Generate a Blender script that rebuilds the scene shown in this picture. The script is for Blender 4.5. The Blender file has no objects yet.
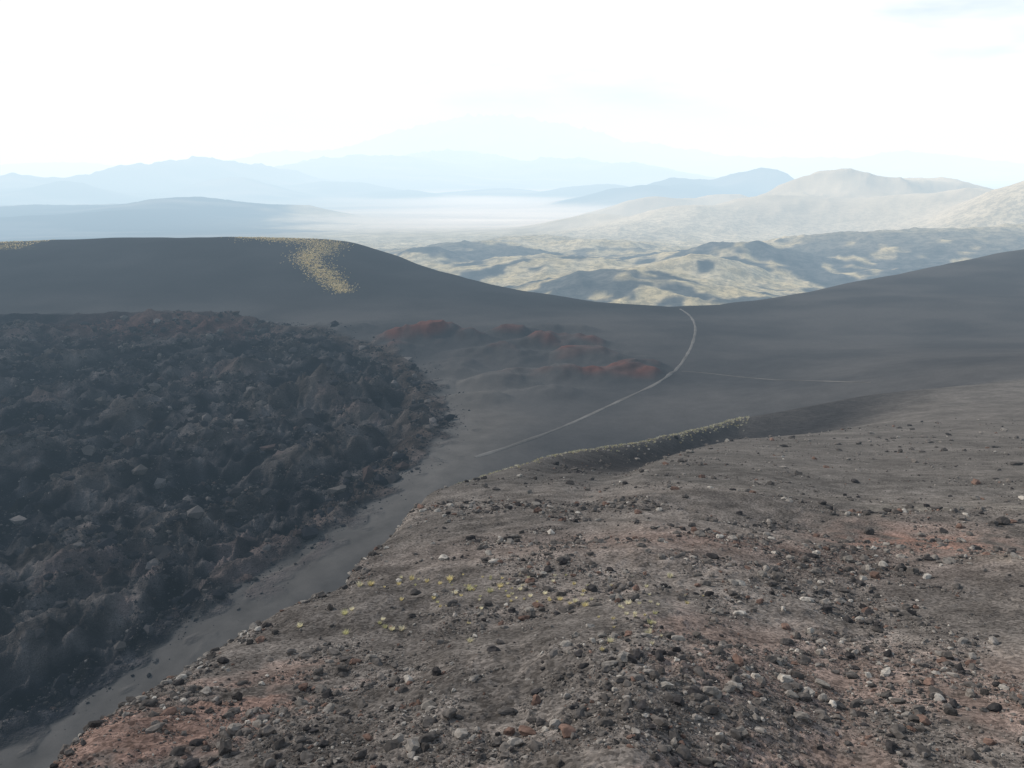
import bpy, bmesh, math, time
import numpy as np
T0=time.time()
rng=np.random.default_rng(7)
F=850.0; PITCH=math.radians(15.4); CP=math.cos(PITCH); SP=math.sin(PITCH)

# ------------------------------------------------------------------ helpers
def ray(u,v):
    a=(u-512)/F; b=(384-v)/F
    return a, CP+b*SP, -SP+b*CP
def PY(u,v,Y):
    a,ry,rz=ray(u,v); t=Y/ry
    return (a*t,Y,rz*t)
def PZ(u,v,z):
    a,ry,rz=ray(u,v); t=z/rz
    return (a*t,ry*t,z)
_ang=rng.random(1024)*2*np.pi
_gx=np.cos(_ang); _gy=np.sin(_ang)
def _h(ix,iy,s):
    h=(ix*374761393+iy*668265263+s*974711) & 0xffffffff
    h=((h^(h>>13))*1274126177)&0xffffffff
    return ((h^(h>>16))&1023)
def pn(x,y,s=0):
    xf=np.floor(x); yf=np.floor(y)
    ix=xf.astype(np.int64); iy=yf.astype(np.int64)
    fx=x-xf; fy=y-yf
    ux=fx*fx*fx*(fx*(fx*6-15)+10); uy=fy*fy*fy*(fy*(fy*6-15)+10)
    def g(dx,dy):
        k=_h(ix+dx,iy+dy,s)
        return _gx[k]*(fx-dx)+_gy[k]*(fy-dy)
    a=g(0,0);b=g(1,0);c=g(0,1);d=g(1,1)
    return ((a+(b-a)*ux)*(1-uy)+(c+(d-c)*ux)*uy)*1.5
def lodw(lam,r): return np.clip(lam/(0.010*r)-1,0,1)
def fbm(x,y,r,lam,n,gain=.5,s=0,ridged=False):
    out=np.zeros_like(x); amp=1.0
    for i in range(n):
        w=lodw(lam,r)
        if w.max()>0:
            v=pn(x/lam+i*17.3,y/lam-i*9.1,s+i)
            if ridged:
                v=1-np.abs(v)*1.8; v=v*v*1.3-.6
            out+=amp*w*v
        lam*=.5; amp*=gain
    return out
def sstep(a,b,x):
    t=np.clip((x-a)/(b-a),0,1); return t*t*(3-2*t)
def smax(a,b,k):
    h=np.clip(.5+.5*(a-b)/k,0,1)
    return b*(1-h)+a*h+k*h*(1-h)
class TPS:
    def __init__(s,p,v):
        p=np.array(p,float); v=np.array(v,float); n=len(p); s.p=p
        d=np.sqrt(((p[:,None]-p[None])**2).sum(-1))
        K=np.where(d>0,d*d*np.log(d+1e-12),0)+np.eye(n)*1e-4
        Pm=np.hstack([np.ones((n,1)),p])
        A=np.block([[K,Pm],[Pm.T,np.zeros((3,3))]])
        w=np.linalg.solve(A,np.concatenate([v,np.zeros(3)]))
        s.w=w[:n]; s.c=w[n:]
    def __call__(s,x,y):
        out=s.c[0]+s.c[1]*x+s.c[2]*y
        for (px,py),w in zip(s.p,s.w):
            d2=(x-px)**2+(y-py)**2+1e-12
            out=out+w*.5*d2*np.log(d2)
        return out

# ------------------------------------------------------------------ terrain layers
A_crest=[(-300,980,8.2),(-100,880,10),(50,768,14),(180,662,21),(345,580,31),(400,522,46),(440,487,67),(520,466,92),(630,441,154),(740,415,235),(850,396,255),(1024,380,275),(1250,370,295)]
A_in=[(300,768,14),(512,768,14),(800,768,14),(1024,768,14),(1250,768,14),
(350,680,19),(600,680,19),(850,680,19),(1024,680,19),(1250,680,19),
(450,600,27.5),(650,600,27.5),(850,600,27.3),(1024,600,27),(1250,600,26.5),
(560,530,44),(750,530,44),(900,525,46),(1024,520,47),(1250,515,48),
(700,460,100),(900,440,130),(1024,430,145),(1250,425,150)]+[(u,850,11) for u in(100,350,600,900,1200)]+[(u,1000,7.8) for u in(0,300,600,900,1200)]
pa=[];va=[];ac=[];ay=[]
for i,(u,v,Y) in enumerate(A_crest+A_in):
    x,y,z=PY(u,v,Y); pa.append((x/y*2,math.log(y))); va.append(-z/y)
    if i<len(A_crest): ac.append(x/y); ay.append(Y)
tA=TPS(pa,va); ac=np.array(ac); ay=np.array(ay)

BZ=[(-200,745,-113),(0,745,-113),(0,600,-112),(-300,600,-112),(0,450,-112),(-300,450,-112),(0,330,-111),(-300,330,-111),(200,500,-112),(200,400,-112),(250,335,-111),(350,400,-110),
(120,690,-111),(200,635,-107),(340,545,-102),(440,470,-98),(520,440,-99),(600,500,-104),(700,600,-100),(1024,560,-100),
(470,458,-99),(600,410,-104),(680,370,-108),(695,330,-113),(500,350,-111),(420,330,-113),(600,350,-111)]
BY=[(-500,246,900),(-300,240,900),(0,236,900),(120,233,900),(200,232,900),(300,233,900),(350,237,893),(400,254,875),(450,269,840),(500,281,800),(560,290,760),(620,297,725),(670,301,695),(720,299,700),(760,294,730),(800,287,770),(860,276,820),(900,268,850),(950,258,900),(1024,245,960),(1250,220,1000),
(0,300,640),(200,303,640),(-300,300,640),(0,265,760),(200,262,760),(320,270,740),(400,300,650),(1024,338,480),(850,346,470),(1024,360,335),(1024,380,276),(1250,365,300),(1250,320,480),(1024,293,680),(900,302,640),(780,380,370),(800,328,560)]
pb=[];vb=[]
for u,v,z in BZ:
    x,y,z=PZ(u,v,z); pb.append((x/200,y/200)); vb.append(z)
for u,v,Y in BY:
    x,y,z=PY(u,v,Y); pb.append((x/200,y/200)); vb.append(z-(2.5 if (u,v) in((1024,380),) else 0))
for x,y,z in [(0,0,-112),(200,50,-100),(-200,50,-112),(-500,200,-112)]:
    pb.append((x/200,y/200)); vb.append(z)
tB=TPS(pb,vb)
bc=[];by=[]
for u,v,Y in BY[:21]:
    x,y,z=PY(u,v,Y); bc.append(x/y); by.append(Y)
bc=np.array(bc);by=np.array(by)

lava_poly=np.array([PZ(p[0],p[1],p[2] if len(p)>2 else -111)[:2] for p in [(-500,316),(-200,316),(0,315),(90,314),(150,311),(205,310),(270,322),(350,335),(405,360),(434,392,-108),(448,425,-101),(424,457,-100),(378,496,-101),(334,534,-103),(274,575,-105),(212,615,-107),(140,658,-109),(66,705,-111),(0,745,-112),(-100,812),(-400,900),(-900,700)]])
def poly_sd(x,y,P):
    n=len(P); d=np.full(x.shape,1e18); ins=np.zeros(x.shape,bool)
    for i in range(n):
        ax,ayy=P[i]; bx,byy=P[(i+1)%n]
        ex,ey=bx-ax,byy-ayy
        t=np.clip(((x-ax)*ex+(y-ayy)*ey)/(ex*ex+ey*ey),0,1)
        d=np.minimum(d,(x-ax-t*ex)**2+(y-ayy-t*ey)**2)
        c=(ayy>y)!=(byy>y)
        with np.errstate(divide='ignore',invalid='ignore'):
            xi=(bx-ax)*(y-ayy)/(byy-ayy+1e-12)+ax
        ins^=c&(x<xi)
    d=np.sqrt(d); return np.where(ins,d,-d)
def line_d(x,y,P):
    d=np.full(x.shape,1e18)
    for i in range(len(P)-1):
        ax,ayy=P[i]; bx,byy=P[i+1]; ex,ey=bx-ax,byy-ayy
        t=np.clip(((x-ax)*ex+(y-ayy)*ey)/(ex*ex+ey*ey),0,1)
        d=np.minimum(d,(x-ax-t*ex)**2+(y-ayy-t*ey)**2)
    return np.sqrt(d)

mounds=[(325,408,18,19),(262,412,13,15),(380,402,10,11),(345,460,9,19),(240,372,7,15),(70,560,7,18),(130,415,7,16),(408,440,7,12),(300,480,8,14),(30,330,4,14),(190,322,7,24),(150,320,6,18),(290,352,8,14),(215,440,7,16),(90,480,7,20),(60,360,6,16),(360,430,8,13),(180,540,7,18),(240,520,6,12),(20,450,7,20),(40,640,5,12),(110,620,5,12)]
mounds=[(PZ(u,v,-111)[0],PZ(u,v,-111)[1],h,R) for u,v,h,R in mounds]
hum=[(425,341,11,30,18,1.2),(470,343,8,18,12,.75),(505,360,9,28,20,.3),(552,348,10,30,16,.7),(590,362,8,26,18,.45),(608,383,8,26,16,.95),(545,384,8,28,16,.55),(500,394,7,22,16,.15),(450,372,6,22,20,.1),(350,328,5,30,20,.0),(545,406,5,20,12,0),(635,374,6,16,12,.8),(480,412,4,16,12,0),(520,336,7,20,12,.5),(392,352,6,20,16,.35),(560,330,5,22,12,.2),(430,395,5,16,18,.1)]
hum=[(PZ(u,v,-111)[0],PZ(u,v,-111)[1],h,a,b,c) for u,v,h,a,b,c in hum]

# far country
_br=np.array([0,900,1500,2500,4000,6000,8000,11000,15000,25000,66000.]); _bz=np.array([-300,-300,-312,-335,-405,-510,-600,-700,-780,-860,-960.])
farh=[(470,240,3000,75),(560,256,2450,80),(740,240,2600,70),(640,268,1950,100),(830,238,3000,80),(950,232,2900,150),(1060,226,3000,120),(425,246,2700,45),(530,236,3500,60),(700,252,2300,60),(590,240,3200,60),
(850,171,5400,100),(925,176,5800,95),(650,197,6200,60),(1045,177,3800,95),(780,194,4900,90),(730,194,6300,70),(985,190,4500,100),(890,198,4600,80),(690,206,4700,80),(600,212,5200,60),(640,222,4400,70),
(760,166,11500,42),(690,178,11800,70),(820,175,12500,60),(640,186,11000,60),
(60,203,7600,140),(190,199,7200,110),(-120,195,8000,120),(290,206,7400,60),(120,212,6200,90),(10,216,6000,80),
(195,158,15500,75),(125,168,14500,70),(255,163,16500,60),(0,176,13000,110),(330,180,15000,60),(60,184,12000,80),(230,178,13500,60),
(600,183,14000,60),(500,188,15000,60),(400,190,14000,50),
(380,156,21000,120),(455,150,24000,90),(560,158,22000,90),(310,166,20000,70),(640,166,21000,70),
(480,120,34000,95),(555,128,34000,95),(405,137,33000,90),(660,148,34000,90),(290,152,32000,90),(770,158,32000,70),(905,150,31000,50),(960,157,31000,60),(50,162,31000,90),(1060,163,31000,90),(840,158,31000,60),(-100,160,31000,90)]
fh=[]
for u,v,Y,w in farh:
    x,y,z=PY(u,v,Y); fh.append((x,y,max(z-np.interp(math.hypot(x,y),_br,_bz),1),w*Y/F))

def height(x,y,full=False):
    r=np.hypot(x,y); ys=np.maximum(y,1e-3); a=np.clip(x/ys,-2.2,2.2)
    zC=np.interp(r,_br,_bz); farm=r>850; bump=np.zeros_like(x)
    if farm.any():
        X=x[farm];Y=y[farm];R=r[farm]
        ww=sstep(3000,9000,R)
        wx=X+pn(X/1500,Y/1500,51)*220*ww; wy=Y+pn(X/1500,Y/1500,52)*350*ww
        s=np.zeros_like(X)
        for hx,hy,hh,hw in fh:
            d=np.sqrt(((wx-hx)/hw)**2+((wy-hy)/hw)**2)
            s+=(hh*np.exp(-d**1.9*.9))**3
        s=np.cbrt(s)
        n=fbm(X,Y,R,900,6,.5,60)*12+fbm(X,Y,R,260,5,.6,80,True)*7
        nm=fbm(X,Y,R,2600,5,.5,70,True)
        s2=s*(1+.08*nm*sstep(5500,9000,R))+s*.07*fbm(X,Y,R,900,5,.5,90,True)
        zC[farm]+=s2+n*sstep(900,1800,R)*(1-.7*sstep(3600,5200,R))
        bump[farm]=s
    mB=(r<3200)&(r>30)
    zB=np.full(x.shape,-900.0); sd=np.full(x.shape,-1e3); hr=np.zeros_like(x); beyond=np.full(x.shape,1e3); relf=np.zeros_like(x); mnd=np.zeros_like(x)
    if mB.any():
        X=x[mB];Y=y[mB];R=r[mB];aa=a[mB]
        z=tB(X/200,np.minimum(Y,1400)/200)
        bt=Y-np.interp(aa,bc,by)
        w=45.
        z=z-.30*(np.sqrt(bt*bt+w*w)+bt-w*.15)*.5
        sdd=poly_sd(X,Y,lava_poly)+fbm(X,Y,R,30,6,.68,5)*4.2
        lm=sstep(-5,7,sdd)
        lava=fbm(X,Y,R,90,2,.5,11)*2.4; mm=np.zeros_like(X)
        rel=fbm(X,Y,R,36,3,.6,15)*4.0+fbm(X,Y,R,18,7,.68,20,True)*2.5
        rel=np.where(rel<0,rel*1.35,rel)
        for hx,hy,hh,hR in mounds:
            d=np.sqrt((X-hx)**2+(Y-hy)**2)/hR
            d=d*(1+.35*pn((X-hx)/8,(Y-hy)/8,33)+.15*pn((X-hx)/3,(Y-hy)/3,34))
            q=np.clip(1-d,0,1); lava+=hh*q**1.15; mm=np.maximum(mm,q)
        lev=np.exp(-((sdd-6)/5)**2)*1.8
        rf=.30+.70*sstep(0,24,sdd)
        z=z+lm*(lava+rel*rf*(1-.6*mm)+.8+lev)-lm*np.exp(-((sdd-17)/6)**2)*1.8
        hrr=np.zeros_like(X); hs=np.zeros_like(X)
        wob=.5*pn(X/20,Y/20,44)+.14*pn(X/6,Y/6,45)
        for hx,hy,hh,ra,rb,rd in hum:
            dd=((X-hx)/ra)**2+((Y-hy)/rb)**2+wob
            g=np.exp(-np.maximum(dd,0)*1.2); hs=np.maximum(hs,hh*g); hrr=np.maximum(hrr,rd*np.exp(-np.maximum(dd,0)*1.8))
        z=z+hs*(1-lm)
        ash=fbm(X,Y,R,120,3,.5,130)*1.6+fbm(X,Y,R,12,4,.5,140)*.15
        z=z+ash*(1-lm)
        z=z+np.clip(hrr-.35,0,1)*(1-lm)*fbm(X,Y,R,7,4,.7,145,True)*1.6
        zB[mB]=z; sd[mB]=sdd; hr[mB]=hrr; beyond[mB]=bt; relf[mB]=rel; mnd[mB]=mm
    zz=smax(zB,zC,8.)
    mA=r<900
    at=np.full(x.shape,1e3); tf_=np.full(x.shape,1e3)
    if mA.any():
        X=x[mA];Y=ys[mA];R=r[mA];aa=a[mA]
        Yc=np.maximum(Y,2.0)
        Z=-tA(aa*2,np.log(np.clip(Yc,6,400)))*Yc
        yc=np.interp(aa,ac,ay); t=Y-yc
        k=np.interp(aa,[-.7,-.2,.0,.3,.45,.7],[.65,.6,.45,.25,.10,.10])
        w=np.clip(yc*.06,1,10)
        Z-=k*(np.sqrt(t*t+w*w)+t-w*.5)
        n=fbm(X,Y,R,9,8,.50,150)*.36
        lumps=fbm(X,Y,R,.9,4,.6,180,True)*.05*sstep(.1,.5,fbm(X,Y,R,6,2,.5,190)+.35)
        Z+=n*np.clip(.35+.65*(1-sstep(45,80,R)),0,1)+lumps
        Z+=.5*np.exp(-((Y-45-3*pn(X/10,X*0+.5,7))/3)**2)*sstep(-.05,.2,aa)
        m=sstep(-.06,.04,aa)*(1-sstep(.24,.42,aa)); m2=sstep(-.0,.08,aa)*(1-sstep(.26,.46,aa)); m3=sstep(.05,.2,aa)*(1-sstep(.36,.54,aa))
        sc_=np.clip(yc/180,.4,1.2)
        Z+=m*sc_*(.8*np.exp(-((t+3)/9)**2))-m2*sc_*1.7*np.exp(-((t+26+4*pn(X/20,Y/20,8))/18)**2)-m3*3.6*np.exp(-((t+50)/28)**2)
        z0=zz[mA]
        zz[mA]=smax(Z,z0,np.clip(R*.02,1,4))
        if full:
            at[mA]=np.where(Z>z0-2,t,1e3); tf_[mA]=t
            Aon=np.zeros_like(x); Aon[mA]=sstep(-2.5,2.5,Z-z0)
    if full:
        return zz,dict(r=r,a=a,sd=sd,hr=hr,bt=beyond,Aon=Aon,bump=bump,at=at,rel=relf,mnd=mnd,t=tf_)
    return zz

# ------------------------------------------------------------------ terrain grid
th=np.concatenate([np.linspace(-62,-34,50)[:-1],np.linspace(-34,34,960),np.linspace(34,62,50)[1:]])*np.pi/180
rr=np.concatenate([np.geomspace(3,9,50)[:-1],np.geomspace(9,1000,930)[:-1],np.geomspace(1000,66000,420)])
TH,RR=np.meshgrid(th,rr)
X=(RR*np.sin(TH)).ravel(); Y=(RR*np.cos(TH)).ravel()
Z,M=height(X,Y,True)
nr,nc=TH.shape

def C(*c): return np.array(c,float)[None,:]
def mix(a,b,t): return a*(1-t[:,None])+b*t[:,None]
r=M['r'];a=M['a'];sd=M['sd']
n1=fbm(X,Y,r,90,4,.5,200); n2=fbm(X,Y,r,7,4,.6,210)
col=mix(C(.056,.057,.060),C(.078,.077,.078),np.clip(.5+n1*1.1,0,1))
col*=(1+.10*n2)[:,None]
hill=sstep(560,700,Y)*(1-sstep(.15,.3,a))
col=mix(col,C(.042,.045,.049)*(1+.10*n2+.15*n1)[:,None],hill*.9)
fanx,fany,_=PZ(480,410,-103)
fan=np.exp(-(((X-fanx)/42)**2+((Y-fany)/75)**2))
col=mix(col,C(.112,.109,.107),fan*.6)
hn=fbm(X,Y,r,18,5,.6,220); hn2=fbm(X,Y,r,40,3,.5,228)
rm=np.clip(M['hr']*1.5*(1+.9*hn+.8*hn2)-.30,0,1)
col=mix(col,C(.120,.056,.047),rm*.85)
rk=np.clip(M['hr'],0,1)*sstep(.1,.45,fbm(X,Y,r,9,4,.6,225)); col=mix(col,C(.030,.021,.021),rk*.85)
ch=np.exp(-((sd+13)/16)**2)*(1-sstep(330,450,r))
col=mix(col,C(.112,.106,.100)*(1+.18*n2+.2*n1)[:,None],ch*.75)
ln=fbm(X,Y,r,45,6,.6,230); ln2=fbm(X,Y,r,9,5,.75,240)
lm=np.clip(sstep(-3,3,sd+2.5*ln2)+.45*sstep(.15,.5,ln2+.2*ln)*sstep(-16,-3,sd),0,1)
lc=mix(C(.013,.014,.018),C(.062,.059,.061),np.clip(.26+ln*.9+ln2*.8+.08*M['rel'],0,1))  # relief tints the lava: crevice shade painted dark, crests lighter
lc=mix(lc,C(.078,.071,.068),np.clip(M['mnd']*1.2,0,.6))  # mounds paler towards the top, lit flanks put into the colour
lc=mix(lc,C(.095,.052,.045),np.clip(.6*np.exp(-((Y-545)/40)**2)*sstep(-.62,-.45,a)*(1-sstep(-.36,-.25,a))+ .2*sstep(.45,.9,ln+.4*ln2),0,.6))
edge=np.exp(-((sd-5)/9)**2)
lc=mix(lc,C(.078,.064,.057),edge*.7*sstep(-.55,-.1,a))
lc*=np.clip(1+.8*ln2,.3,2)[:,None]
hx,hy,_=PZ(40,383,-111); lc=mix(lc,C(.32,.26,.24),np.exp(-(((X-hx)/5)**2+((Y-hy)/4)**2))*np.clip(.5+1.5*ln2,0,1))
col=mix(col,lc,lm)
fm=sstep(0,60,M['bt']-20)*sstep(700,800,r)
fm=np.where(r>3200,1.,fm)
f1=fbm(X,Y,r,600,6,.58,300); f2=fbm(X,Y,r,110,5,.75,310); f3=fbm(X*.5,Y*1.5,r,1400,6,.6,320)
tan=mix(C(.32,.27,.160),C(.49,.43,.29),np.clip(.5+f2*1.2,0,1))
dark=C(.080,.077,.070)
near=1-sstep(2600,3900,r)
band=sstep(.27,.37,a)*np.exp(-((r-2900)/450)**2)
dk=np.clip(sstep(-.10,.18,f1+.65*f2-.06+.42*(1-sstep(1400,2200,r))+.8*band)*near + sstep(.15,.5,f3+.4*f2)*.22*(1-near),0,1)
fc=mix(tan,dark,dk)
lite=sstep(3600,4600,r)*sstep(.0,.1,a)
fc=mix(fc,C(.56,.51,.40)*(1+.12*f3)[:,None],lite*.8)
fc*=np.clip(1-.5*f2*near-.12*f1,.4,1.5)[:,None]
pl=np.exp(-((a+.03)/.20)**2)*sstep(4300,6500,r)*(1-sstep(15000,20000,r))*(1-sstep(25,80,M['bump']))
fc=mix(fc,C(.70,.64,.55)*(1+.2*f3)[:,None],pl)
dm=np.clip((1-sstep(-.30,-.20,a+.06*f1))*sstep(3500,5200,r)+sstep(9000,11000,r),0,1)
fc=mix(fc,mix(C(.045,.048,.050),C(.17,.16,.15),np.clip(f3*1.1-.05,0,1)),dm*(1-pl*.9))
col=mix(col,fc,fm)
gp=np.array([PY(u,v,Yy)[:2] for u,v,Yy in[(250,236,888),(290,236,880),(328,240,865),(312,252,810),(306,262,780),(320,277,740),(332,288,708),(344,299,675)]])
gd=line_d(X,Y,gp); gw=np.interp(Y,[670,740,780,850,900],[7,11,9,16,20])
sel=(1-sstep(.4,1.4,gd/gw+1.1*n2))*(r<1000)
gl=(1-sstep(-.57,-.53,a+.03*n1))*sstep(820,860,Y)*(1-lm)*(r<1000)
spk=np.clip(.3+2.2*fbm(X,Y,r*.3,5,3,.8,410),0,1)
col=mix(col,C(.32,.26,.13),np.clip(sel*.5*spk+gl*.5*spk,0,1))
g1=fbm(X,Y,r,12,5,.55,500); g2=fbm(X,Y,r,1.3,5,.7,510); g3=fbm(X*.6+Y*.3,Y*1.4,r,30,4,.5,520)
gc=mix(C(.108,.099,.092),C(.168,.151,.138),np.clip(.5+g1*1.1+.2*g2,0,1))
olive=np.clip(sstep(0,.4,g3+.2*g1)*sstep(25,33,r)*(1-sstep(50,65,r)),0,1)
gc=mix(gc,C(.122,.118,.096),olive*.7)
red=np.clip(sstep(.0,.5,g1+.3*g2+.25*(1-sstep(-.35,-.1,a)))*(1-sstep(17,24,r))*(1-sstep(-.25,.05,a))*1.1,0,1)*.8
red=np.maximum(red,.45*sstep(.1,.45,g1+.2*g2)*(1-sstep(19,26,r)))
hx,hy,_=PY(915,552,37)
red=np.maximum(red,np.exp(-(((X-hx)/4)**2+((Y-hy)/4)**2))*np.clip(.7+g2+.6*g1,0,1)*1.3)
hx,hy,_=PY(700,575,32)
red=np.maximum(red,.4*np.exp(-(((X-hx)/9)**2+((Y-hy)/3.5)**2)))
gc=mix(gc,C(.205,.118,.092),np.clip(red,0,1)*.7)
fa=sstep(44,70,r); gc=mix(gc,C(.110,.104,.098)*(1+.2*g1)[:,None],fa*.85)
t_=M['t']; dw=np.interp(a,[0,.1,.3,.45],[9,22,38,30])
shade_band=sstep(.0,.10,a)*(1-sstep(.38,.54,a))*np.exp(-(np.abs(t_+np.interp(a,[0,.1,.3,.45],[14,30,46,30])+5*n2+10*n1)/dw)**2.2)
gc=mix(gc,C(.034,.034,.036),shade_band*.95)  # shadow band beside the ridge, painted into the gravel colour
gc*=np.clip(1+.30*g2,.4,2)[:,None]
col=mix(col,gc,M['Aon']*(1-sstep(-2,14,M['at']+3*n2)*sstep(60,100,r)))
col=mix(col,C(.036,.036,.038),sstep(.24,.32,a)*(1-sstep(.40,.60,a))*np.exp(-((t_-5+8*n1)/32)**2)*.75)  # painted shadow band carried on across the crest onto the ash
col=np.clip(col,.008,.8)
rough=np.clip(lm*(1-M['Aon']),0,1)
grav=M['Aon']

def make_grid_mesh(name,X,Y,Z,nr,nc):
    me=bpy.data.meshes.new(name)
    n=nr*nc; me.vertices.add(n)
    me.vertices.foreach_set('co',np.stack([X,Y,Z],1).astype(np.float32).ravel())
    i=np.arange(nr-1)[:,None]*nc+np.arange(nc-1)[None]
    q=np.stack([i,i+1,i+nc+1,i+nc],-1).reshape(-1,4)
    me.loops.add(q.size); me.loops.foreach_set('vertex_index',q.ravel().astype(np.int32))
    me.polygons.add(len(q)); me.polygons.foreach_set('loop_start',np.arange(0,q.size,4,dtype=np.int32))
    me.polygons.foreach_set('use_smooth',np.ones(len(q),bool))
    me.update(calc_edges=True); return me
def add_col(me,name,c):
    at=me.attributes.new(name,'FLOAT_COLOR','POINT')
    c4=np.ones((len(c),4),np.float32); c4[:,:3]=c; at.data.foreach_set('color',c4.ravel())
def add_f(me,name,f):
    at=me.attributes.new(name,'FLOAT','POINT'); at.data.foreach_set('value',f.astype(np.float32))
def link(name,me,mat):
    ob=bpy.data.objects.new(name,me); bpy.context.scene.collection.objects.link(ob)
    if mat: me.materials.append(mat)
    return ob

# ------------------------------------------------------------------ materials
def newmat(name):
    m=bpy.data.materials.new(name); m.use_nodes=True; nt=m.node_tree; nt.nodes.clear()
    return m,nt,nt.nodes,nt.links
m,nt,N,L=newmat('volcanic_ground')
out=N.new('ShaderNodeOutputMaterial'); bs=N.new('ShaderNodeBsdfDiffuse'); bs.inputs['Roughness'].default_value=.6
L.new(bs.outputs[0],out.inputs[0])
geo=N.new('ShaderNodeNewGeometry')
at=N.new('ShaderNodeAttribute'); at.attribute_name='Col'
ag=N.new('ShaderNodeAttribute'); ag.attribute_name='gravel'
al=N.new('ShaderNodeAttribute'); al.attribute_name='rough'
af=N.new('ShaderNodeAttribute'); af.attribute_name='far'
def noise(scale,det=4,rough=.6):
    n=N.new('ShaderNodeTexNoise'); n.inputs['Scale'].default_value=scale; n.inputs['Detail'].default_value=det; n.inputs['Roughness'].default_value=rough
    L.new(geo.outputs['Position'],n.inputs['Vector']); return n.outputs['Fac']
def maprange(s,a,b,c,d):
    n=N.new('ShaderNodeMapRange'); L.new(s,n.inputs[0])
    for i,v in enumerate((a,b,c,d)): n.inputs[i+1].default_value=v
    return n.outputs[0]
def math_(op,a,b):
    n=N.new('ShaderNodeMath'); n.operation=op
    for i,v in enumerate((a,b)):
        if isinstance(v,(int,float)): n.inputs[i].default_value=v
        else: L.new(v,n.inputs[i])
    return n.outputs[0]
def voro(scale):
    n=N.new('ShaderNodeTexVoronoi'); n.inputs['Scale'].default_value=scale; L.new(geo.outputs['Position'],n.inputs['Vector'])
    s=N.new('ShaderNodeSeparateColor'); L.new(n.outputs['Color'],s.inputs[0]); return n.outputs['Distance'],s.outputs[0]
def lerp1(f,v):
    n=N.new('ShaderNodeMix'); n.data_type='FLOAT'; L.new(f,n.inputs[0]); n.inputs[2].default_value=1.; L.new(v,n.inputs[3]); return n.outputs[0]
nA=noise(8.,2,.7); nB=noise(.5,4,.7); nF=noise(.035,3,.8)
d1,c1=voro(13.)
stony=math_('MAXIMUM',ag.outputs['Fac'],al.outputs['Fac'])
sf=maprange(stony,0,1,.3,1.)
k=math_('MULTIPLY',maprange(nA,.25,.75,.82,1.18),lerp1(sf,maprange(nB,.25,.75,.68,1.32)))
k=math_('MULTIPLY',k,lerp1(ag.outputs['Fac'],maprange(c1,0,1,.55,1.5)))
k=math_('MULTIPLY',k,lerp1(af.outputs['Fac'],maprange(nF,.42,.58,.66,1.18)))
vm=N.new('ShaderNodeVectorMath'); vm.operation='SCALE'; L.new(at.outputs['Color'],vm.inputs[0]); L.new(k,vm.inputs['Scale'])
L.new(vm.outputs[0],bs.inputs['Color'])
b1=N.new('ShaderNodeBump'); b1.inputs['Distance'].default_value=1.
hgt=math_('ADD',math_('MULTIPLY',math_('MULTIPLY',nA,ag.outputs['Fac']),.05),math_('MULTIPLY',math_('MULTIPLY',nB,al.outputs['Fac']),2.6))
b1.inputs['Strength'].default_value=.9
L.new(hgt,b1.inputs['Height'])
L.new(b1.outputs[0],bs.inputs['Normal'])
ground_mat=m

me=make_grid_mesh('volcanic_terrain',X,Y,Z,nr,nc)
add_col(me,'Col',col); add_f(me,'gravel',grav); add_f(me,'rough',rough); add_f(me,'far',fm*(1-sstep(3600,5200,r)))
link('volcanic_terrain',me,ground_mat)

# ------------------------------------------------------------------ picking ground points
ts=np.geomspace(8,1100,800)
def pick(us,vs,maxy=1e9):
    us=np.asarray(us,float);vs=np.asarray(vs,float)
    aa=(us-512)/F; b=(384-vs)/F; ry=CP+b*SP; rz=-SP+b*CP
    YY=ts[None]*np.ones((len(us),1)); XX=YY*(aa/ry)[:,None]; ZZ=YY*(rz/ry)[:,None]
    H=height(XX.ravel(),YY.ravel()).reshape(YY.shape)
    hit=(ZZ<H); i=hit.argmax(1)
    ok=hit.any(1)&(i>0)&(ts[i]<maxy); k=np.arange(len(us))[ok]; i=i[ok]
    j=i-1; e0=ZZ[k,j]-H[k,j]; e1=ZZ[k,i]-H[k,i]; t=np.clip(e0/(e0-e1+1e-9),0,1)
    return XX[k,j]+(XX[k,i]-XX[k,j])*t, YY[k,j]+(YY[k,i]-YY[k,j])*t

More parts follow.
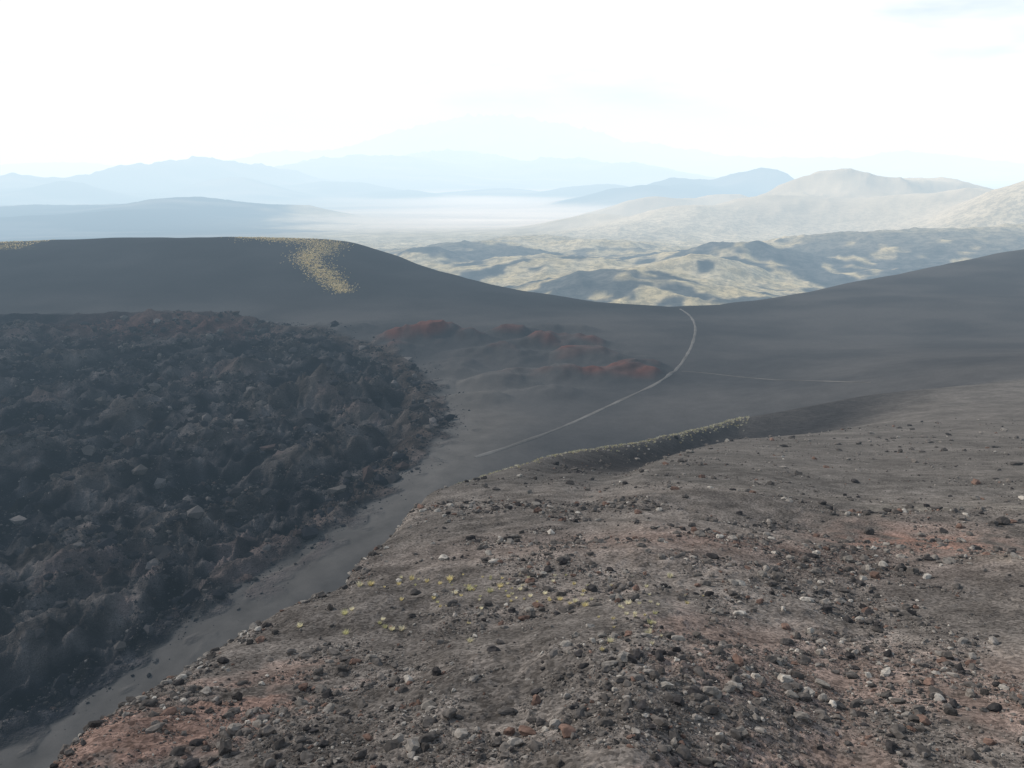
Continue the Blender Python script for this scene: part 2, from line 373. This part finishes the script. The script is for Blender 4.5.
# ------------------------------------------------------------------ rocks
def ico(sub):
    bm=bmesh.new(); bmesh.ops.create_icosphere(bm,subdivisions=sub,radius=1.)
    v=np.array([p.co[:] for p in bm.verts]); f=np.array([[q.index for q in p.verts] for p in bm.faces]); bm.free(); return v,f
def rockvar(sub,n):
    res=[]; v0,f=ico(sub)
    for i in range(n):
        v=v0.copy()
        for _ in range(9):
            d=rng.normal(size=3); d/=np.linalg.norm(d); h=rng.uniform(.45,.85)
            q=v@d; ex=np.maximum(q-h,0); v-=ex[:,None]*d[None]
        v*=(1+rng.normal(0,{1:.14,2:.10,3:.05}[sub],size=(len(v),1)))
        v*=rng.uniform([.7,.6,.45],[1.25,1.,.85])
        res.append(v)
    return res,f
def mass(name,vars_,f,px,py,size,cols,mat,sink=.25,smooth=False):
    n=len(px); nv=len(vars_[0]); pz=height(px,py)
    V=np.array(vars_)[rng.integers(0,len(vars_),n)]
    an=rng.random(n)*6.283; c,s=np.cos(an)[:,None],np.sin(an)[:,None]
    x=V[:,:,0]*c-V[:,:,1]*s; y=V[:,:,0]*s+V[:,:,1]*c; z=V[:,:,2]
    S=size[:,None]
    P=np.stack([x*S+px[:,None],y*S+py[:,None],z*S+(pz+size*sink)[:,None]],-1).reshape(-1,3)
    me=bpy.data.meshes.new(name); me.vertices.add(len(P)); me.vertices.foreach_set('co',P.astype(np.float32).ravel())
    Fa=(f[None]+(np.arange(n)*nv)[:,None,None]).reshape(-1,3)
    me.loops.add(Fa.size); me.loops.foreach_set('vertex_index',Fa.ravel().astype(np.int32))
    me.polygons.add(len(Fa)); me.polygons.foreach_set('loop_start',np.arange(0,Fa.size,3,dtype=np.int32))
    me.polygons.foreach_set('use_smooth',np.full(len(Fa),smooth))
    me.update(calc_edges=True); add_col(me,'Col',np.repeat(cols,nv,0))
    return link(name,me,mat)
m,nt,N,L=newmat('lava_rock')
out=N.new('ShaderNodeOutputMaterial'); bs=N.new('ShaderNodeBsdfDiffuse'); bs.inputs['Roughness'].default_value=.5
L.new(bs.outputs[0],out.inputs[0]); geo=N.new('ShaderNodeNewGeometry'); at=N.new('ShaderNodeAttribute'); at.attribute_name='Col'
k=maprange(noise(9.,2,.7),.25,.75,.6,1.45)
vm=N.new('ShaderNodeVectorMath'); vm.operation='SCALE'; L.new(at.outputs['Color'],vm.inputs[0]); L.new(k,vm.inputs['Scale']); L.new(vm.outputs[0],bs.inputs['Color'])
rock_mat=m

def rockcols(n,f=1.):
    pal=np.array([[.088,.082,.078],[.135,.124,.115],[.21,.196,.18],[.046,.044,.045],[.150,.102,.084],[.35,.33,.30]])
    k=rng.choice(6,n,p=[.29,.27,.18,.13,.07,.06]); return pal[k]*rng.uniform(.8,1.25,(n,1))*f
n=430000
thr=rng.uniform(-36,36,n)*np.pi/180; rad=np.exp(rng.uniform(np.log(12),np.log(200),n))
px=rad*np.sin(thr); py=rad*np.cos(thr)
aa=px/py; yc=np.interp(aa,ac,ay)
cl=fbm(px,py,rad*.2,7,4,.6,600)+.6*fbm(px,py,rad*.2,1.8,3,.6,610)
keep=(py<yc+2)&(rng.random(n)<np.clip(.25+1.7*cl+.5*(rad<18.5),.03,1)*np.interp(rad,[12,25,44,52,70,200],[1,.85,.65,.20,.11,.04]))
px,py,rad=px[keep],py[keep],rad[keep]; n=len(px)
spx=np.minimum(.8*rng.random(n)**(-1/2.0),np.interp(rad,[12,20,45],[20,12,8]))
size=np.minimum(spx*rad/F*.62,.6)
sm=spx<2.2
mass('scattered_stones',*rockvar(1,14),px[sm],py[sm],size[sm],rockcols(sm.sum()),rock_mat)
sm=~sm
mass('scattered_rocks',*rockvar(2,14),px[sm],py[sm],size[sm],rockcols(sm.sum()),rock_mat)
n=130000
thr=rng.uniform(-38,-3,n)*np.pi/180; rad=np.exp(rng.uniform(np.log(125),np.log(620),n))
px=rad*np.sin(thr); py=rad*np.cos(thr); s_=poly_sd(px,py,lava_poly)
cl=fbm(px,py,rad*.2,30,4,.6,630)
keep=(s_>-12)&(rng.random(n)<np.clip(.35+1.6*cl,.05,1)*np.interp(s_,[-12,-4,2,6],[.02,.15,.8,1])); px,py,rad=px[keep],py[keep],rad[keep]; n=len(px)
size=np.minimum(.7*rng.random(n)**(-1/2.1)*rad/F*.8,3.6)
cc=np.array([[.022,.023,.028],[.040,.039,.042],[.078,.073,.071],[.058,.045,.043],[.105,.10,.10]])[rng.choice(5,n,p=[.38,.3,.16,.09,.07])]*rng.uniform(.7,1.2,(n,1))
mass('lava_clinker_blocks',*rockvar(1,14),px,py,size,cc,rock_mat,sink=.15)
big=[(888,508,9),(488,600,8),(212,654,9),(95,722,10),(345,585,6),(238,695,7),(785,640,8),(900,566,6),(1003,520,7),(570,480,4),(868,530,4),(690,760,9),(740,735,8),(150,700,6),(250,640,6),(275,630,5),(655,755,8),(540,720,6),(425,745,8),(300,745,7),(820,745,9),(950,710,8),(985,690,7),(720,650,6),(560,760,10),(600,765,9),(480,755,8),(775,765,11),(980,745,8),(870,700,6),(330,605,5),(415,590,4),(500,640,4),(845,555,5),(905,750,9)]
bx,byy=pick([b[0] for b in big],[b[1]+4 for b in big],110); sz=rng.uniform(6,10,len(bx))*np.hypot(bx,byy)/F*.8
sz=np.minimum(sz,.5)
mass('lava_boulders',*rockvar(3,10),bx,byy,sz,np.array([[.06,.056,.054]])*rng.uniform(.7,1.5,(len(bx),1)),rock_mat)

# ------------------------------------------------------------------ tussocks
def tuftvar(n,blades,h=1.,spread=.8):
    res=[]
    for _ in range(n):
        v=[]
        for b in range(blades):
            an=rng.random()*6.283; rr_=rng.random()**.5*.35; tl=rng.uniform(.1,1)*spread; hh=h*rng.uniform(.5,1.)
            bx_,by_=rr_*math.cos(an),rr_*math.sin(an); ex,ey=bx_+tl*math.cos(an),by_+tl*math.sin(an)
            w=.06; px_,py_=-math.sin(an)*w,math.cos(an)*w
            v+=[(bx_-px_,by_-py_,-.1),(bx_+px_,by_+py_,-.1),(ex,ey,hh)]
        res.append(np.array(v))
    return res,np.arange(blades*3).reshape(-1,3)
m,nt,N,L=newmat('dry_grass')
out=N.new('ShaderNodeOutputMaterial'); bs=N.new('ShaderNodeBsdfDiffuse'); tr=N.new('ShaderNodeBsdfTranslucent'); ad=N.new('ShaderNodeMixShader'); ad.inputs[0].default_value=.4
at=N.new('ShaderNodeAttribute'); at.attribute_name='Col'; L.new(at.outputs['Color'],bs.inputs[0]); L.new(at.outputs['Color'],tr.inputs[0])
L.new(bs.outputs[0],ad.inputs[1]); L.new(tr.outputs[0],ad.inputs[2]); L.new(ad.outputs[0],out.inputs[0]); grass_mat=m
def gcols(n): 
    p=np.array([[.64,.57,.32],[.62,.59,.42],[.76,.72,.55],[.52,.51,.30]]); return p[rng.integers(0,4,n)]*rng.uniform(.8,1.12,(n,1))
tf=[(345,612),(352,608),(346,632),(383,618),(385,626),(392,628),(402,628),(380,622),(470,640),(602,648),(620,605),(635,612),(648,632),(652,642),(650,622),(575,600),(427,580),(440,582),(470,588),(500,585),(560,598),(455,592),(520,588),(628,602),(412,578),(371,583),(360,584),(450,578),(490,590),(545,592),(585,604),(655,612),(610,640),(640,655),(670,575),(300,625)]
extra=[(rng.normal(510,80),rng.normal(592,10)) for _ in range(60)]+[(rng.normal(640,25),rng.normal(625,20)) for _ in range(18)]
tx,ty=pick([t[0] for t in tf],[t[1]+2 for t in tf],100); s1=rng.uniform(3.4,6.0,len(tx))*np.hypot(tx,ty)/F
ex_,ey_=pick([t[0] for t in extra],[t[1] for t in extra],100); s2=rng.uniform(1.6,3.6,len(ex_))*np.hypot(ex_,ey_)/F
tx=np.concatenate([tx,ex_]);ty=np.concatenate([ty,ey_])
mass('grass_tussocks',*tuftvar(8,90),tx,ty,np.concatenate([s1,s2]),gcols(len(tx)),grass_mat,sink=0)
n=1300; t=rng.random(n)**.8; uu=450+t*300; vv=np.interp(uu,[465,520,630,745],[474,462,438,411])
aa=(uu-512)/F; aw=aa/(CP+(384-vv)/F*SP); yb=np.interp(aw,ac,ay); ycc=yb-3+rng.normal(0,1,n)*yb*.03
mass('ridge_tussocks',*tuftvar(6,24),aw*ycc,ycc,rng.uniform(.5,.9,n)*yb*.0029,gcols(n)*np.array([[.62,.63,.68]]),grass_mat,sink=0)
n=3600; seg=rng.random(n)*(len(gp)-1); i=seg.astype(int); q=seg-i
hx=gp[i,0]*(1-q)+gp[i+1,0]*q; hy=gp[i,1]*(1-q)+gp[i+1,1]*q
gw=np.interp(hy,[670,740,780,850,900],[6,10,9,14,16]); hx+=rng.normal(0,1,n)*gw*.8; hy+=rng.normal(0,1,n)*gw
nl=1500; lx=rng.uniform(-640,-480,nl); ly=rng.uniform(830,905,nl)
hx=np.concatenate([hx,lx]);hy=np.concatenate([hy,ly])
mass('hillside_tussocks',*tuftvar(6,16),hx,hy,rng.uniform(.4,1.3,len(hx)),gcols(len(hx))*np.array([[.85,.78,.7]]),grass_mat,sink=0)

# ------------------------------------------------------------------ trails
def strip(name,pts,w,colr):
    pts=np.array(pts,float)
    s=np.linspace(0,len(pts)-1,300); k=np.arange(len(pts))
    uu=np.interp(s,k,pts[:,0]); vv=np.interp(s,k,pts[:,1]); ker=np.ones(31)/31
    uu=np.convolve(np.pad(uu,15,'edge'),ker,'valid'); vv=np.convolve(np.pad(vv,15,'edge'),ker,'valid')
    x,y=pick(uu,vv); x=np.convolve(np.pad(x,6,'edge'),np.ones(13)/13,'valid')[7:-7]; y=np.convolve(np.pad(y,6,'edge'),np.ones(13)/13,'valid')[7:-7]
    dx,dy=np.gradient(x),np.gradient(y); l=np.hypot(dx,dy)+1e-6; nx,ny=-dy/l,dx/l
    ww=w*(1+.5*pn(x/12,y/12,9))/2
    rows=[]
    for o in(-1,-.5,0,.5,1):
        X_=x+nx*ww*o; Y_=y+ny*ww*o; rows.append((X_,Y_,height(X_,Y_)+.22-.16*abs(o)))
    A=np.array(rows)
    me=make_grid_mesh(name,A[:,0].ravel(),A[:,1].ravel(),A[:,2].ravel(),5,len(x))
    cc=np.array(colr)[None]*(1+.35*fbm(A[:,0].ravel(),A[:,1].ravel(),np.full(5*len(x),50.),25,4,.6,700))[:,None]
    add_col(me,'Col',cc); add_f(me,'gravel',np.zeros(5*len(x))); add_f(me,'rough',np.zeros(5*len(x)))
    link(name,me,ground_mat)
strip('footpath',[(462,461),(500,450),(540,436),(575,422),(600,410),(630,396),(655,385),(675,372),(688,355),(696,335),(695,322),(688,313),(676,307)],1.7,(.132,.128,.123))
strip('footpath',[(678,371),(705,373),(740,377),(775,380),(820,381),(880,383)],1.5,(.105,.101,.097))

# ------------------------------------------------------------------ atmosphere haze
me=bpy.data.meshes.new('haze'); bm=bmesh.new(); bmesh.ops.create_cube(bm,size=1.)
for v in bm.verts:
    v.co.x*=150000; v.co.y=v.co.y*150000; v.co.z=-1500 if v.co.z<0 else 1300
bm.to_mesh(me); bm.free()
m,nt,N,L=newmat('haze'); out=N.new('ShaderNodeOutputMaterial')
D=1/7600.; sig=np.array([.60,.81,1.0])*D; Lc=np.array([1.0,1.07,1.11]); E=Lc*sig
ab=N.new('ShaderNodeVolumeAbsorption'); ab.inputs['Density'].default_value=D; ab.inputs['Color'].default_value=(1-.60,1-.81,0,1)
em=N.new('ShaderNodeEmission'); mx=E.max(); em.inputs['Color'].default_value=(*(E/mx),1); em.inputs['Strength'].default_value=float(mx)
ad=N.new('ShaderNodeAddShader'); L.new(ab.outputs[0],ad.inputs[0]); L.new(em.outputs[0],ad.inputs[1]); L.new(ad.outputs[0],out.inputs['Volume'])
link('haze',me,m)

# ------------------------------------------------------------------ sky + sun
SE,SA=math.radians(32),math.radians(-60)
w=bpy.data.worlds.new('World'); bpy.context.scene.world=w; w.use_nodes=True
nt=w.node_tree; N=nt.nodes; L=nt.links; N.clear()
out=N.new('ShaderNodeOutputWorld'); bg=N.new('ShaderNodeBackground'); bg.inputs['Strength'].default_value=.1
sky=N.new('ShaderNodeTexSky'); sky.sky_type='NISHITA'; sky.sun_disc=False; sky.sun_elevation=SE; sky.sun_rotation=SA
tc=N.new('ShaderNodeTexCoord'); mp=N.new('ShaderNodeMapping'); mp.inputs['Scale'].default_value=(1,1,4.5); L.new(tc.outputs['Generated'],mp.inputs[0])
nz=N.new('ShaderNodeTexNoise'); nz.inputs['Scale'].default_value=2.2; nz.inputs['Detail'].default_value=5; nz.inputs['Roughness'].default_value=.55; L.new(mp.outputs[0],nz.inputs['Vector'])
cr=N.new('ShaderNodeValToRGB'); cr.color_ramp.elements[0].position=.36; cr.color_ramp.elements[1].position=.54; L.new(nz.outputs['Fac'],cr.inputs[0])
sx=N.new('ShaderNodeSeparateXYZ'); L.new(tc.outputs['Generated'],sx.inputs[0])
mr=N.new('ShaderNodeMapRange'); L.new(sx.outputs[2],mr.inputs[0]); mr.inputs[1].default_value=.2; mr.inputs[2].default_value=.55; mr.inputs[3].default_value=1.; mr.inputs[4].default_value=.22
mu=N.new('ShaderNodeMath'); mu.operation='MULTIPLY'; L.new(cr.outputs[0],mu.inputs[0]); L.new(mr.outputs[0],mu.inputs[1])
mxn=N.new('ShaderNodeMix'); mxn.data_type='RGBA'; L.new(mu.outputs[0],mxn.inputs[0]); L.new(sky.outputs[0],mxn.inputs[6]); mxn.inputs[7].default_value=(13.5,13.2,12.9,1)
L.new(mxn.outputs[2],bg.inputs[0]); L.new(bg.outputs[0],out.inputs[0])
sl=bpy.data.lights.new('sun','SUN'); sl.energy=5.0; sl.angle=math.radians(.5); sl.color=(1,.96,.89)
so=bpy.data.objects.new('sun',sl); bpy.context.scene.collection.objects.link(so)
from mathutils import Vector
dv=Vector((math.sin(SA)*math.cos(SE),math.cos(SA)*math.cos(SE),math.sin(SE)))
so.rotation_euler=dv.to_track_quat('Z','Y').to_euler()

cam=bpy.data.cameras.new('camera'); co=bpy.data.objects.new('camera',cam); bpy.context.scene.collection.objects.link(co)
cam.sensor_width=36; cam.lens=F/1024*36; cam.clip_start=.5; cam.clip_end=250000
co.rotation_euler=(math.pi/2-PITCH,0,0); bpy.context.scene.camera=co
sc=bpy.context.scene; sc.view_settings.view_transform='Standard'; sc.view_settings.look='None'; sc.view_settings.exposure=0
print('done',time.time()-T0)
